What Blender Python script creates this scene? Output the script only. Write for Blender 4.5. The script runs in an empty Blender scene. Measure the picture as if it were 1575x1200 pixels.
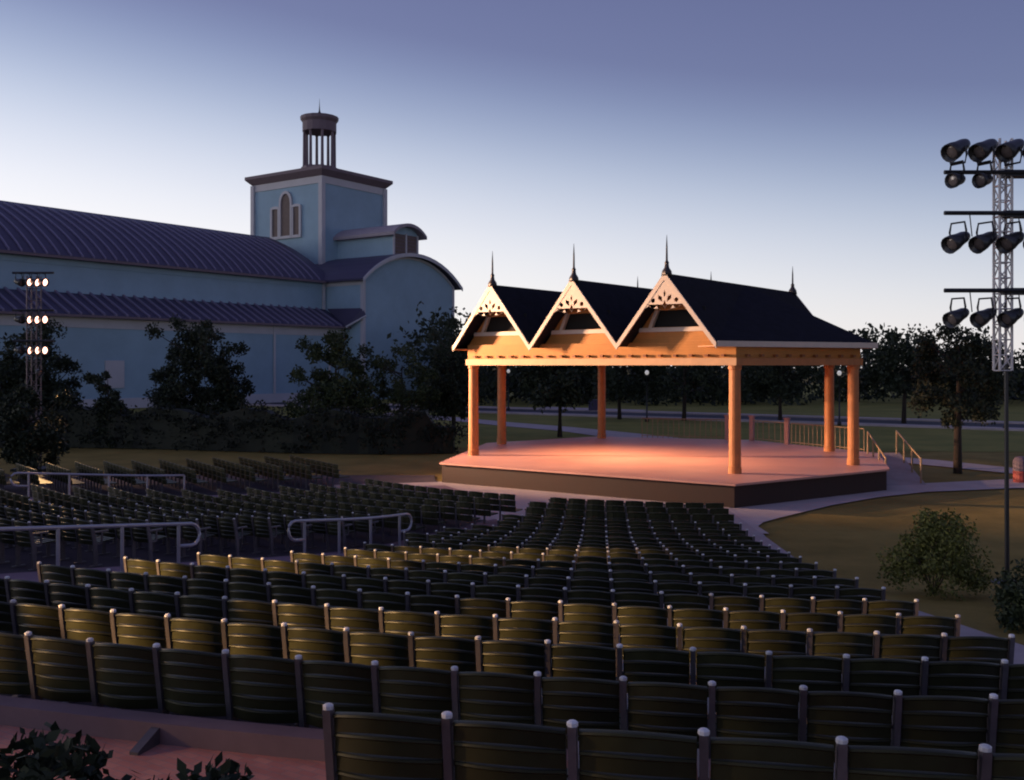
import bpy, math, random
from mathutils import Vector, Matrix
from mathutils.geometry import tessellate_polygon
R_ = math.radians
scene = bpy.context.scene
col = scene.collection

# ------------------------------------------------------------------ camera
F = 1509.0 / 1575.0 * 36.0
EYE = 4.6
cam = bpy.data.cameras.new('camera')
cam.sensor_width = 36.0; cam.sensor_fit = 'HORIZONTAL'; cam.lens = F
cam.shift_y = -0.0241; cam.clip_start = 0.1; cam.clip_end = 3000
cam_o = bpy.data.objects.new('camera', cam); col.objects.link(cam_o)
cam_o.location = (0, 0, EYE); cam_o.rotation_euler = (R_(90), 0, 0)
scene.camera = cam_o
# ------------------------------------------------------------------ sky
world = bpy.data.worlds.new('World'); scene.world = world; world.use_nodes = True
wn = world.node_tree; wn.nodes.clear()
wo = wn.nodes.new('ShaderNodeOutputWorld'); bg = wn.nodes.new('ShaderNodeBackground')
sky = wn.nodes.new('ShaderNodeTexSky'); sky.sky_type = 'NISHITA'; sky.sun_disc = False
SUN_EL, SUN_ROT = R_(1.5), R_(82)
sky.sun_elevation = SUN_EL; sky.sun_rotation = SUN_ROT
sky.air_density = 1.0; sky.dust_density = 0.6; sky.ozone_density = 3.0
# dusk gradient: brightest low over the set sun, falling to violet blue overhead
def wnode(t, **k):
    n = wn.nodes.new(t)
    for a, v in k.items(): setattr(n, a, v)
    return n
tcw = wnode('ShaderNodeTexCoord'); sxyz = wnode('ShaderNodeSeparateXYZ'); wn.links.new(tcw.outputs['Generated'], sxyz.inputs[0])
dotn = wnode('ShaderNodeVectorMath', operation='DOT_PRODUCT'); wn.links.new(tcw.outputs['Generated'], dotn.inputs[0])
dotn.inputs[1].default_value = (-math.sin(SUN_ROT), math.cos(SUN_ROT), 0)
ma = wnode('ShaderNodeMath', operation='MULTIPLY_ADD'); wn.links.new(dotn.outputs['Value'], ma.inputs[0]); ma.inputs[1].default_value = -0.13; ma.inputs[2].default_value = 0.02
ad = wnode('ShaderNodeMath', operation='ADD'); wn.links.new(sxyz.outputs[2], ad.inputs[0]); wn.links.new(ma.outputs[0], ad.inputs[1])
rmp = wnode('ShaderNodeValToRGB'); er = rmp.color_ramp
stops = [(0.0, (0.95, 0.90, 0.88)), (0.085, (0.90, 0.88, 0.90)), (0.138, (0.75, 0.765, 0.85)), (0.20, (0.48, 0.54, 0.69)), (0.259, (0.25, 0.30, 0.48)), (0.31, (0.165, 0.182, 0.340)), (0.45, (0.112, 0.125, 0.270)), (1.0, (0.105, 0.102, 0.235))]
er.interpolation = 'B_SPLINE'
er.elements[0].position = stops[0][0]; er.elements[0].color = (*stops[0][1], 1)
er.elements[1].position = stops[-1][0]; er.elements[1].color = (*stops[-1][1], 1)
for p_, c_ in stops[1:-1]:
    e_ = er.elements.new(p_); e_.color = (*c_, 1)
wn.links.new(ad.outputs[0], rmp.inputs[0])
bg2 = wnode('ShaderNodeBackground'); wn.links.new(rmp.outputs[0], bg2.inputs[0])
az = wnode('ShaderNodeMath', operation='MULTIPLY_ADD'); wn.links.new(dotn.outputs['Value'], az.inputs[0]); az.inputs[1].default_value = 0.20; az.inputs[2].default_value = 0.95
wn.links.new(az.outputs[0], bg2.inputs[1])
ads = wnode('ShaderNodeAddShader')
wn.links.new(sky.outputs[0], bg.inputs[0]); wn.links.new(bg.outputs[0], ads.inputs[0]); wn.links.new(bg2.outputs[0], ads.inputs[1]); wn.links.new(ads.outputs[0], wo.inputs[0])
bg.inputs[1].default_value = 0.05
# ------------------------------------------------------------------ sun
sun = bpy.data.lights.new('sun', 'SUN'); sun.energy = 0.4; sun.angle = R_(20); sun.color = (1.0, 0.86, 0.78)
sun_o = bpy.data.objects.new('sun', sun); col.objects.link(sun_o)
sd = Vector((-math.sin(SUN_ROT), math.cos(SUN_ROT), math.tan(R_(4)))).normalized()
sun_o.rotation_euler = sd.to_track_quat('Z', 'Y').to_euler(); sun_o.location = (-60, 60, 40)
# ------------------------------------------------------------------ exposure
vs = scene.view_settings
vs.view_transform = 'Standard'; vs.look = 'None'; vs.exposure = 0.0; vs.gamma = 1.0; vs.use_curve_mapping = False
try: scene.cycles.filter_width = 2.0
except Exception: pass

# ------------------------------------------------------------------ materials
MATS = {}
def mat(name, rgb, rough=0.7, metal=0.0, var=0.0, scale=4.0, bump=0.0, bscale=30.0, rgb2=None, spec=0.5, emit=None, estr=0.0, wave=None, coord='Object'):
    if name in MATS: return MATS[name]
    m = bpy.data.materials.new(name); m.use_nodes = True; MATS[name] = m
    nt = m.node_tree; b = nt.nodes['Principled BSDF']
    b.inputs['Roughness'].default_value = rough; b.inputs['Metallic'].default_value = metal
    b.inputs['Specular IOR Level'].default_value = spec
    b.inputs['Base Color'].default_value = (*rgb, 1)
    tc = nt.nodes.new('ShaderNodeTexCoord')
    if var > 0 or rgb2:
        n = nt.nodes.new('ShaderNodeTexNoise'); n.inputs['Scale'].default_value = scale
        n.inputs['Detail'].default_value = 8; n.inputs['Roughness'].default_value = 0.65
        nt.links.new(tc.outputs[coord], n.inputs['Vector'])
        r = nt.nodes.new('ShaderNodeValToRGB')
        r.color_ramp.elements[0].position = 0.3; r.color_ramp.elements[1].position = 0.7
        c2 = rgb2 if rgb2 else tuple(min(1, c * (1 + var)) for c in rgb)
        c1 = rgb if rgb2 else tuple(c * (1 - var) for c in rgb)
        r.color_ramp.elements[0].color = (*c1, 1); r.color_ramp.elements[1].color = (*c2, 1)
        nt.links.new(n.outputs['Fac'], r.inputs[0]); nt.links.new(r.outputs[0], b.inputs['Base Color'])
        mr = nt.nodes.new('ShaderNodeMapRange'); mr.inputs[3].default_value = rough - 0.08; mr.inputs[4].default_value = min(1, rough + 0.1)
        nt.links.new(n.outputs['Fac'], mr.inputs[0]); nt.links.new(mr.outputs[0], b.inputs['Roughness'])
    if bump > 0:
        if wave:
            n2 = nt.nodes.new('ShaderNodeTexWave'); n2.wave_type = 'BANDS'; n2.bands_direction = wave; n2.wave_profile = 'SAW'
            n2.inputs['Scale'].default_value = bscale; n2.inputs['Distortion'].default_value = 0.05
        else:
            n2 = nt.nodes.new('ShaderNodeTexNoise'); n2.inputs['Scale'].default_value = bscale; n2.inputs['Detail'].default_value = 6
        nt.links.new(tc.outputs[coord], n2.inputs['Vector'])
        bp = nt.nodes.new('ShaderNodeBump'); bp.inputs['Strength'].default_value = bump; bp.inputs['Distance'].default_value = 0.03
        nt.links.new(n2.outputs[0], bp.inputs['Height']); nt.links.new(bp.outputs[0], b.inputs['Normal'])
    if emit:
        b.inputs['Emission Color'].default_value = (*emit, 1); b.inputs['Emission Strength'].default_value = estr
    return m

M_LAWN = mat('lawn', (0.17, 0.125, 0.032), 0.95, var=0, scale=0.4, rgb2=(0.30, 0.22, 0.064), bump=0.6, bscale=9, spec=0.1)
M_LAWN2 = mat('green_lawn', (0.16, 0.165, 0.040), 0.95, var=0, scale=0.25, rgb2=(0.29, 0.255, 0.070), bump=0.6, bscale=9, spec=0.1)
M_CONC = mat('concrete', (0.30, 0.25, 0.25), 0.85, scale=1.1, rgb2=(0.42, 0.36, 0.36), bump=0.2, bscale=25, spec=0.2)
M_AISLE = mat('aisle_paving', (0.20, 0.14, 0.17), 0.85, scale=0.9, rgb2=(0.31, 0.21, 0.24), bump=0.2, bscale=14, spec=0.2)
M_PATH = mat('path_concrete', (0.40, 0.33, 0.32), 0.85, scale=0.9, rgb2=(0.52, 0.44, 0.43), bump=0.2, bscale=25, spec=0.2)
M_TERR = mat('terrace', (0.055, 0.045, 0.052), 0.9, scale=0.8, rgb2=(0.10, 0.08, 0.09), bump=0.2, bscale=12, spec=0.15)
M_ASPH = mat('asphalt', (0.05, 0.05, 0.062), 0.85, var=0.25, scale=0.7, bump=0.2, bscale=40, spec=0.3)
M_SEAT = mat('seat_green', (0.027, 0.027, 0.011), 0.42, var=0.25, scale=6, spec=0.22)
M_STAND = mat('seat_standard', (0.125, 0.11, 0.12), 0.45, metal=0.3, var=0.2, scale=9)
M_CAP = mat('seat_cap', (0.72, 0.71, 0.72), 0.4, var=0.1, scale=9)
M_RAIL = mat('rail_metal', (0.42, 0.41, 0.45), 0.35, metal=0.6, var=0.1, scale=3)
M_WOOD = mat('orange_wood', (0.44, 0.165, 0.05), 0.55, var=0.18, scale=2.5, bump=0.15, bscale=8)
M_DWOOD = mat('dark_wood', (0.24, 0.085, 0.03), 0.6, var=0.15, scale=3)
M_SIDING = mat('orange_siding', (0.50, 0.21, 0.05), 0.6, var=0.12, scale=1.5, bump=0.5, bscale=3.2, wave='Z')
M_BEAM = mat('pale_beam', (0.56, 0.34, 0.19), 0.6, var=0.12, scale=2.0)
M_TRIM = mat('white_trim', (0.62, 0.52, 0.43), 0.55, var=0.06, scale=3)
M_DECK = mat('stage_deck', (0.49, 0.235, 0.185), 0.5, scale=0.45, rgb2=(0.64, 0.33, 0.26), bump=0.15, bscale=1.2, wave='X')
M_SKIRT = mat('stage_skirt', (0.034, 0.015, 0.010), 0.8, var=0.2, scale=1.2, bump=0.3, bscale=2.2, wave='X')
M_ROOFD = mat('dark_shingle', (0.012, 0.012, 0.019), 0.9, var=0.35, scale=2.5, bump=0.5, bscale=2.6, wave='Z', spec=0.15)
M_SPIRE = mat('dark_spire', (0.03, 0.025, 0.03), 0.5)
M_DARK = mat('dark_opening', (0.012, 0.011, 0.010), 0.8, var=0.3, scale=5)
M_BLUE = mat('blue_siding', (0.31, 0.445, 0.555), 0.8, var=0.10, scale=0.22, bump=0.6, bscale=1.6, wave='Z', spec=0.2)
M_BTRIM = mat('pale_trim', (0.50, 0.49, 0.53), 0.7, var=0.06, scale=0.6)
M_BROOF = mat('purple_metal_roof', (0.058, 0.050, 0.098), 0.5, metal=0.0, var=0.15, scale=0.5, spec=0.4)
M_SEAM = mat('roof_seam', (0.19, 0.165, 0.26), 0.45, var=0.1, scale=0.5)
M_CORN = mat('cornice_brown', (0.17, 0.125, 0.15), 0.7, var=0.1, scale=1)
M_VERGE = mat('verge_grey', (0.30, 0.26, 0.30), 0.7, var=0.1, scale=1)
M_NEWEL = mat('pink_newel', (0.42, 0.20, 0.19), 0.6, var=0.1, scale=3)
M_LOUV = mat('louver_brown', (0.15, 0.11, 0.10), 0.7, var=0.2, scale=2, bump=0.5, bscale=2.5, wave='Z')
M_BARK = mat('bark', (0.045, 0.033, 0.026), 0.95, var=0.3, scale=6, bump=0.6, bscale=14)
M_TRUSS = mat('truss_steel', (0.60, 0.57, 0.58), 0.45, metal=0.2, var=0.12, scale=5)
M_TRUSSD = mat('dark_truss', (0.16, 0.12, 0.13), 0.5, metal=0.4, var=0.2, scale=5)
M_BLACK = mat('black_metal', (0.018, 0.018, 0.022), 0.45, var=0.2, scale=5)
M_CAN = mat('lamp_can', (0.045, 0.045, 0.052), 0.32, metal=0.3, var=0.3, scale=5)
M_GLASSD = mat('lamp_glass', (0.20, 0.16, 0.15), 0.12, spec=0.8)
M_LIT = mat('lamp_lit', (0.9, 0.8, 0.7), 0.3, emit=(1.0, 0.50, 0.36), estr=5)
M_GLOBE = mat('lamp_globe', (0.8, 0.8, 0.78), 0.3, emit=(1.0, 0.93, 0.85), estr=0.3)
M_KICK = mat('kick_metal', (0.15, 0.095, 0.105), 0.7, var=0.2, scale=2)
M_BAL = mat('pale_rail_wood', (0.30, 0.20, 0.11), 0.6, var=0.15, scale=3)
M_RED = mat('red_paint', (0.32, 0.06, 0.05), 0.6, var=0.1, scale=3)
M_WHITE = mat('white_paint', (0.72, 0.72, 0.72), 0.6, var=0.05, scale=1)

def per_object_variation(m, lo=0.7, hi=1.3):
    nt = m.node_tree; b = nt.nodes['Principled BSDF']; src = b.inputs['Base Color'].links[0].from_socket
    oi = nt.nodes.new('ShaderNodeObjectInfo'); mr = nt.nodes.new('ShaderNodeMapRange'); mr.inputs[3].default_value = lo; mr.inputs[4].default_value = hi
    nt.links.new(oi.outputs['Random'], mr.inputs[0])
    mx = nt.nodes.new('ShaderNodeVectorMath'); mx.operation = 'SCALE'
    nt.links.new(src, mx.inputs[0]); nt.links.new(mr.outputs[0], mx.inputs['Scale']); nt.links.new(mx.outputs[0], b.inputs['Base Color'])
per_object_variation(M_SEAT); per_object_variation(M_STAND, 0.75, 1.25); per_object_variation(M_CAP, 0.7, 1.1)
def leaf_mat(name, c1, c2):
    m = bpy.data.materials.new(name); m.use_nodes = True; nt = m.node_tree; b = nt.nodes['Principled BSDF']
    g = nt.nodes.new('ShaderNodeNewGeometry'); r = nt.nodes.new('ShaderNodeValToRGB')
    r.color_ramp.elements[0].color = (*c1, 1); r.color_ramp.elements[1].color = (*c2, 1)
    nt.links.new(g.outputs['Random Per Island'], r.inputs[0]); nt.links.new(r.outputs[0], b.inputs['Base Color'])
    b.inputs['Roughness'].default_value = 0.6; b.inputs['Specular IOR Level'].default_value = 0.25
    return m
M_LEAF = leaf_mat('leaf_dark', (0.012, 0.020, 0.012), (0.045, 0.055, 0.030))
M_HEDGE = leaf_mat('leaf_hedge', (0.006, 0.009, 0.006), (0.020, 0.025, 0.014))
M_LEAF2 = leaf_mat('leaf_mid', (0.020, 0.032, 0.014), (0.070, 0.085, 0.032))
M_LEAF3 = leaf_mat('leaf_shrub', (0.05, 0.065, 0.012), (0.20, 0.20, 0.05))

def brick_mat():
    m = bpy.data.materials.new('brick_paving'); m.use_nodes = True; nt = m.node_tree; b = nt.nodes['Principled BSDF']
    tc = nt.nodes.new('ShaderNodeTexCoord'); br = nt.nodes.new('ShaderNodeTexBrick')
    br.inputs['Color1'].default_value = (0.46, 0.17, 0.13, 1); br.inputs['Color2'].default_value = (0.54, 0.23, 0.17, 1)
    br.inputs['Mortar'].default_value = (0.30, 0.20, 0.18, 1); br.inputs['Scale'].default_value = 4.0; br.inputs['Mortar Size'].default_value = 0.012
    mp = nt.nodes.new('ShaderNodeMapping'); mp.inputs['Rotation'].default_value = (0, 0, R_(33))
    nt.links.new(tc.outputs['Object'], mp.inputs[0]); nt.links.new(mp.outputs[0], br.inputs[0])
    n = nt.nodes.new('ShaderNodeTexNoise'); n.inputs['Scale'].default_value = 2.6; n.inputs['Detail'].default_value = 7
    nt.links.new(tc.outputs['Object'], n.inputs[0])
    mx = nt.nodes.new('ShaderNodeMix'); mx.data_type = 'RGBA'; mx.blend_type = 'MULTIPLY'; mx.inputs[0].default_value = 0.6
    rr = nt.nodes.new('ShaderNodeValToRGB'); rr.color_ramp.elements[0].color = (0.45, 0.42, 0.45, 1); rr.color_ramp.elements[0].position = 0.3
    rr.color_ramp.elements[1].position = 0.65
    nt.links.new(n.outputs[0], rr.inputs[0]); nt.links.new(br.outputs[0], mx.inputs[6]); nt.links.new(rr.outputs[0], mx.inputs[7])
    nt.links.new(mx.outputs[2], b.inputs['Base Color'])
    bp = nt.nodes.new('ShaderNodeBump'); bp.inputs['Strength'].default_value = 0.4; bp.inputs['Distance'].default_value = 0.01
    nt.links.new(n.outputs[0], bp.inputs['Height']); nt.links.new(bp.outputs[0], b.inputs['Normal'])
    b.inputs['Roughness'].default_value = 0.8
    return m
M_BRICK = brick_mat()

# ------------------------------------------------------------------ helpers
class MB:
    def __init__(s): s.v = []; s.f = []; s.smooth = False
    def add(s, vs_, fs):
        o = len(s.v); s.v += [tuple(p) for p in vs_]; s.f += [tuple(i + o for i in f) for f in fs]; return s
    def box(s, c, d, M=None):
        x, y, z = (k / 2 for k in d)
        P = [Vector(p) for p in ((-x,-y,-z),(x,-y,-z),(x,y,-z),(-x,y,-z),(-x,-y,z),(x,-y,z),(x,y,z),(-x,y,z))]
        if M: P = [M @ p for p in P]
        c = Vector(c)
        return s.add([p + c for p in P], [(0,3,2,1),(4,5,6,7),(0,1,5,4),(1,2,6,5),(2,3,7,6),(3,0,4,7)])
    def box2(s, a, b):
        return s.box([(p + q) / 2 for p, q in zip(a, b)], [abs(q - p) for p, q in zip(a, b)])
    def prism(s, poly, z0, z1):
        n = len(poly)
        return s.add([(x, y, z0) for x, y in poly] + [(x, y, z1) for x, y in poly],
                     [tuple(range(n))[::-1], tuple(range(n, 2 * n))] + [(i, (i+1) % n, n + (i+1) % n, n + i) for i in range(n)])
    def tube(s, pts, r, n=8, closed=False):
        pts = [Vector(p) for p in pts]; m = len(pts)
        rs = r if isinstance(r, (list, tuple)) else [r] * m
        ring = []
        for i, p in enumerate(pts):
            a = pts[i-1] if (i > 0 or closed) else pts[i]; b = pts[(i+1) % m] if (i < m-1 or closed) else pts[i]
            t = (b - a).normalized()
            u = t.cross(Vector((0, 0, 1)))
            if u.length < 0.05: u = t.cross(Vector((1, 0, 0)))
            u.normalize(); w = t.cross(u)
            ring.append([p + (u * math.cos(2*math.pi*k/n) + w * math.sin(2*math.pi*k/n)) * rs[i] for k in range(n)])
        vv = [q for R in ring for q in R]; ff = []
        for i in range(m if closed else m - 1):
            j = (i + 1) % m
            for k in range(n): ff.append((i*n+k, i*n+(k+1) % n, j*n+(k+1) % n, j*n+k))
        if not closed: ff += [tuple(range(n)), tuple(range((m-1)*n, m*n))[::-1]]
        return s.add(vv, ff)
    def lathe(s, prof, n=16, c=(0, 0, 0)):
        vv = [(c[0] + r*math.cos(2*math.pi*k/n), c[1] + r*math.sin(2*math.pi*k/n), c[2] + z) for r, z in prof for k in range(n)]
        ff = [(i*n+k, i*n+(k+1) % n, (i+1)*n+(k+1) % n, (i+1)*n+k) for i in range(len(prof)-1) for k in range(n)]
        ff += [tuple(range(n))[::-1], tuple(range((len(prof)-1)*n, len(prof)*n))]
        return s.add(vv, ff)
    def slab(s, quad, t=0.1):      # polygon in 3D thickened downwards
        q = [Vector(p) for p in quad]; n = len(q)
        return s.add(q + [p - Vector((0, 0, t)) for p in q],
                     [tuple(range(n)), tuple(range(n, 2*n))[::-1]] + [(i, n+i, n+(i+1) % n, (i+1) % n) for i in range(n)])
    def extrude(s, loops, fn, d):  # 2D loops (outer + holes) -> panel; fn(u,v,k) maps to 3D, k=0 front, 1 back
        flat = [p for L in loops for p in L]
        tris = tessellate_polygon([[Vector((p[0], p[1], 0)) for p in L] for L in loops])
        n = len(flat)
        vv = [fn(u, v, 0.0) for u, v in flat] + [fn(u, v, d) for u, v in flat]
        ff = [tuple(t) for t in tris] + [tuple(n + i for i in t)[::-1] for t in tris]
        o = 0
        for L in loops:
            m = len(L)
            for i in range(m): ff.append((o+i, o+(i+1) % m, n+o+(i+1) % m, n+o+i))
            o += m
        return s.add(vv, ff)
    def mesh(s, name, m):
        me = bpy.data.meshes.new(name); me.from_pydata(s.v, [], s.f); me.validate(); me.update()
        import bmesh
        bm = bmesh.new(); bm.from_mesh(me)
        if len(bm.faces) < 60000: bmesh.ops.recalc_face_normals(bm, faces=bm.faces)
        bm.to_mesh(me); bm.free()
        me.materials.append(m)
        if s.smooth:
            for p in me.polygons: p.use_smooth = True
        return me
    def build(s, name, m, parent=None, smooth=False):
        s.smooth = smooth
        return ob(name, s.mesh(name, m), parent)
def ob(name, data, parent=None):
    o = bpy.data.objects.new(name, data); col.objects.link(o)
    if parent: o.parent = parent
    return o
def tag(o, label=None, cat=None, group=None, kind=None):
    if label: o['label'] = label
    if cat: o['category'] = cat
    if group: o['group'] = group
    if kind: o['kind'] = kind
    return o
def thing(name, loc, rz, label, cat, group=None):
    o = bpy.data.objects.new(name, None); col.objects.link(o); o.empty_display_size = 0.2
    o.location = loc; o.rotation_euler = (0, 0, rz)
    return tag(o, label, cat, group)

# ------------------------------------------------------------------ terrain
CX, CY = 7.0, 41.0            # the rows curve round this point in the pavilion
RAKE, R0 = 0.118, 20.1
def sstep(a, b, x):
    t = max(0.0, min(1.0, (x - a) / (b - a))); return t * t * (3 - 2 * t)
def rake(R):
    if R < R0 - 2: return 0.0
    if R < R0 + 2: return RAKE * (R - R0 + 2) ** 2 / 8.0
    return RAKE * (R - R0)
def gz(x, y):
    dx, dy = x - CX, y - CY
    R = math.hypot(dx, dy); th = math.degrees(math.atan2(-dx, -dy))
    f = 1 - sstep(50, 84, th) if th > 0 else 1 - sstep(4, 60, -th)
    return f * rake(min(R, 60))
def pol(R, thd, z=0.0):
    t = R_(thd); return Vector((CX - R * math.sin(t), CY - R * math.cos(t), z))

def axis(lo, hi, a, b, fine, grow=1.35):
    v = [a]
    while v[-1] < b: v.append(v[-1] + fine)
    d = fine; l = [a]
    while l[-1] > lo: d *= grow; l.append(l[-1] - d)
    d = fine
    while v[-1] < hi: d *= grow; v.append(v[-1] + d)
    return l[::-1][:-1] + v
xs = axis(-900, 900, -28, 34, 0.8); ys = axis(-300, 1500, -6, 52, 0.8)
g = MB(); nx = len(xs)
g.v = [(x, y, gz(x, y) - 0.03) for y in ys for x in xs]
g.f = [(j*nx+i, j*nx+i+1, (j+1)*nx+i+1, (j+1)*nx+i) for j in range(len(ys)-1) for i in range(nx-1)]
tag(g.build('ground', M_LAWN, smooth=True), kind='structure')

def polar_sheet(name, ra, rb, ta, tb, dz, m, zf=None, nr=None, nt=None, parent=None):
    nr = nr or max(2, int((rb - ra) / 0.8)); nt = nt or max(2, int(abs(tb - ta) / 1.0))
    b = MB()
    for i in range(nr + 1):
        for j in range(nt + 1):
            R = ra + (rb - ra) * i / nr; p = pol(R, ta + (tb - ta) * j / nt)
            z = zf(R) if zf else gz(p.x, p.y)
            b.v.append((p.x, p.y, z + dz))
    b.f = [(i*(nt+1)+j, i*(nt+1)+j+1, (i+1)*(nt+1)+j+1, (i+1)*(nt+1)+j) for i in range(nr) for j in range(nt)]
    return tag(b.build(name, m, parent, smooth=True), kind='structure')
def flat_sheet(name, pts, z, m):
    b = MB(); tr = tessellate_polygon([[Vector((x, y, 0)) for x, y in pts]])
    b.v = [(x, y, z) for x, y in pts]; b.f = [tuple(t) for t in tr]
    return tag(b.build(name, m), kind='structure')

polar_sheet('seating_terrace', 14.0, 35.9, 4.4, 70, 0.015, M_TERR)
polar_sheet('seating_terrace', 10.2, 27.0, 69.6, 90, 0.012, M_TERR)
polar_sheet('aisle_path', 14.0, 34.5, 24.6, 32.6, 0.03, M_AISLE)
polar_sheet('aisle_path', 10.2, 29.0, 53.8, 69.6, 0.03, M_AISLE)
polar_sheet('side_path', 10.2, 36.5, 0.9, 4.7, 0.03, M_CONC)
polar_sheet('stage_forecourt', 2.0, 14.3, 0.0, 76, 0.022, M_PATH, zf=lambda R: 0.0)
polar_sheet('cross_aisle', 35.98, 46, -6, 42, 0.0, M_BRICK, zf=lambda R: 2.205 + 0.045 * (R - 36))
flat_sheet('front_path', [(5.9, 28.3), (6.05, 26.0), (6.76, 26.0), (6.98, 27.9), (7.35, 28.7), (8.1, 29.6), (10.5, 32.2), (12.8, 34.2), (15.05, 35.6), (18.9, 36.7), (26, 37.2), (26, 40.2), (20.5, 39.7), (18.4, 39.0), (15.5, 38.0), (13, 37.5), (7, 33)], 0.012, M_PATH)
flat_sheet('back_path', [(15.5, 50.5), (18.5, 46.2), (21.2, 41.6), (23.5, 39.5), (25.2, 41.0), (22.6, 43.5), (20.6, 47.6), (17.0, 52.3)], 0.014, M_PATH)
flat_sheet('rear_path', [(-12, 89), (-5.1, 81.7), (-0.9, 74.6), (3.4, 68.7), (5.5, 63.7), (9, 58), (12, 59), (8.5, 66), (4.4, 73), (-0.4, 79.5), (-5.0, 87), (-12, 95)], 0.014, M_PATH)
def road_pts(o0, o1):   # strip parallel to the road's centre line
    c = [(-60, 139), (-20, 112.4), (15, 89), (33, 77), (80, 45.5), (130, 12)]
    L, Rr = [], []
    for i, (x, y) in enumerate(c):
        a = c[max(0, i-1)]; b = c[min(len(c)-1, i+1)]
        d = Vector((b[0]-a[0], b[1]-a[1])).normalized(); n = Vector((-d.y, d.x))
        L.append((x + n.x*o0, y + n.y*o0)); Rr.append((x + n.x*o1, y + n.y*o1))
    return L + Rr[::-1]
flat_sheet('road', road_pts(-3.6, 3.6), 0.0, M_ASPH)
for a, b in ((3.6, 5.2), (-5.4, -3.6)):
    k = MB(); P = road_pts(a, b); n = len(P) // 2
    for i in range(n - 1):
        q = [P[i], P[i+1], P[len(P)-2-i], P[len(P)-1-i]]; k.prism(q, -0.05, 0.12)
    tag(k.build('pavement', M_PATH), kind='structure')
flat_sheet('rear_lawn', [(-30, 58), (16, 53), (30, 52), (75, 40), (75, 44), (30, 72.5), (13, 84), (-22, 107), (-60, 132), (-60, 70)], -0.012, M_LAWN2)
flat_sheet('far_lawn', [(-60, 150), (20, 93.5), (37, 82), (140, 14), (300, 20), (300, 240), (-60, 240)], -0.012, M_LAWN2)
flat_sheet('parking_pad', [(2, 104), (12, 97), (14, 101), (4, 109)], 0.0, M_PATH)

# kerb in front of the cross aisle, with its brackets
kb = MB(); n = 30
for i in range(n):
    t0, t1 = 4.8 + 30 * i / n, 4.8 + 30 * (i + 1) / n
    q = [pol(35.84, t0), pol(35.84, t1), pol(36.0, t1), pol(36.0, t0)]
    kb.prism([(p.x, p.y) for p in q], 1.7, 2.335)
kerb = tag(kb.build('kick_wall', M_KICK), 'low grey kick wall behind the second row of seats', 'wall')
for t in (14.9, 24.9):
    br = MB(); p0 = pol(36.0, t); d = (pol(37, t) - pol(36, t)); s = Vector((-d.y, d.x, 0)) * 0.03
    tri = [p0 + Vector((0,0,2.31)), p0 + Vector((0,0,2.19)), p0 + d*0.22 + Vector((0,0,2.20)), p0 + d*0.22 + Vector((0,0,2.235))]
    br.add([q - s for q in tri] + [q + s for q in tri], [(0,1,2,3),(7,6,5,4),(0,4,5,1),(1,5,6,2),(2,6,7,3),(3,7,4,0)])
    br.build('bracket', M_STAND, kerb)

# ------------------------------------------------------------------ pavilion
PA = R_(-38.1)
pav = thing('stage_pavilion', (6.25, 42.6, 0), PA, 'orange timber stage pavilion with three white-trimmed gables and dark roof', 'pavilion')
DZ = 0.8
deck = [(-4.5, -8.9), (7.57, -8.2), (10.0, -0.5), (7.6, 5.8), (0.2, 9.4), (-7.4, 6.7), (-9.2, -0.35)]
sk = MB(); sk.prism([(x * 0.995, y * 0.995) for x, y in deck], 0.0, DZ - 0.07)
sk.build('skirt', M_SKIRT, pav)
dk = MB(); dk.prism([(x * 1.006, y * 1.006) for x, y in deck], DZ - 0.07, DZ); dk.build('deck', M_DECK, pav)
COLS = [(-5.55, -5.69), (6.23, -5.36), (8.5, 0.16), (5.62, 5.47), (-6.54, 5.8), (-8.27, -0.39)]
for x, y in COLS:
    c = MB(); c.lathe([(0.235, DZ), (0.235, DZ+0.22), (0.215, DZ+0.24), (0.20, 4.45), (0.235, 4.48), (0.235, 4.6)], 16, (x, y, 0))
    c.build('column', M_WOOD, pav, smooth=False)
BZ0, BZ1, WZ = 4.6, 4.86, 5.45
ring = COLS
def ring_seg(i, name, z0, z1, off, t, m, sub=None):
    a = Vector(ring[i]); b = Vector(ring[(i+1) % 6]); d = (b - a).normalized(); nn = Vector((d.y, -d.x))
    a2 = a + nn*off - d*(off*0.55 + 0.02); b2 = b + nn*off + d*(off*0.55 + 0.02)
    q = [a2, b2, b2 - nn*t, a2 - nn*t]
    w = MB(); w.prism([(p.x, p.y) for p in q], z0, z1)
    return w.build(name, m, sub or pav)
for i in range(6):
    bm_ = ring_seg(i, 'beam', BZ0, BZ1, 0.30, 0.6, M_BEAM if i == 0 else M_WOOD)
    wl = ring_seg(i, 'fascia_wall', BZ1 + 0.004, WZ, 0.22, 0.30, M_SIDING)
    a = Vector(ring[i]); b = Vector(ring[(i+1) % 6]); L = (b - a).length; d = (b - a) / L; nn = Vector((d.y, -d.x))
    nb = int(L / 0.62)
    if i in (0, 1):
        for k in range(nb):
            p = a + d * (L * (k + 0.5) / nb) + nn * 0.29
            e = MB(); e.box((p.x, p.y, BZ1 + 0.09), (0.13, 0.14, 0.09), Matrix.Rotation(math.atan2(d.y, d.x), 3, 'Z')); e.build('bracket', M_DWOOD, wl)
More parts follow.
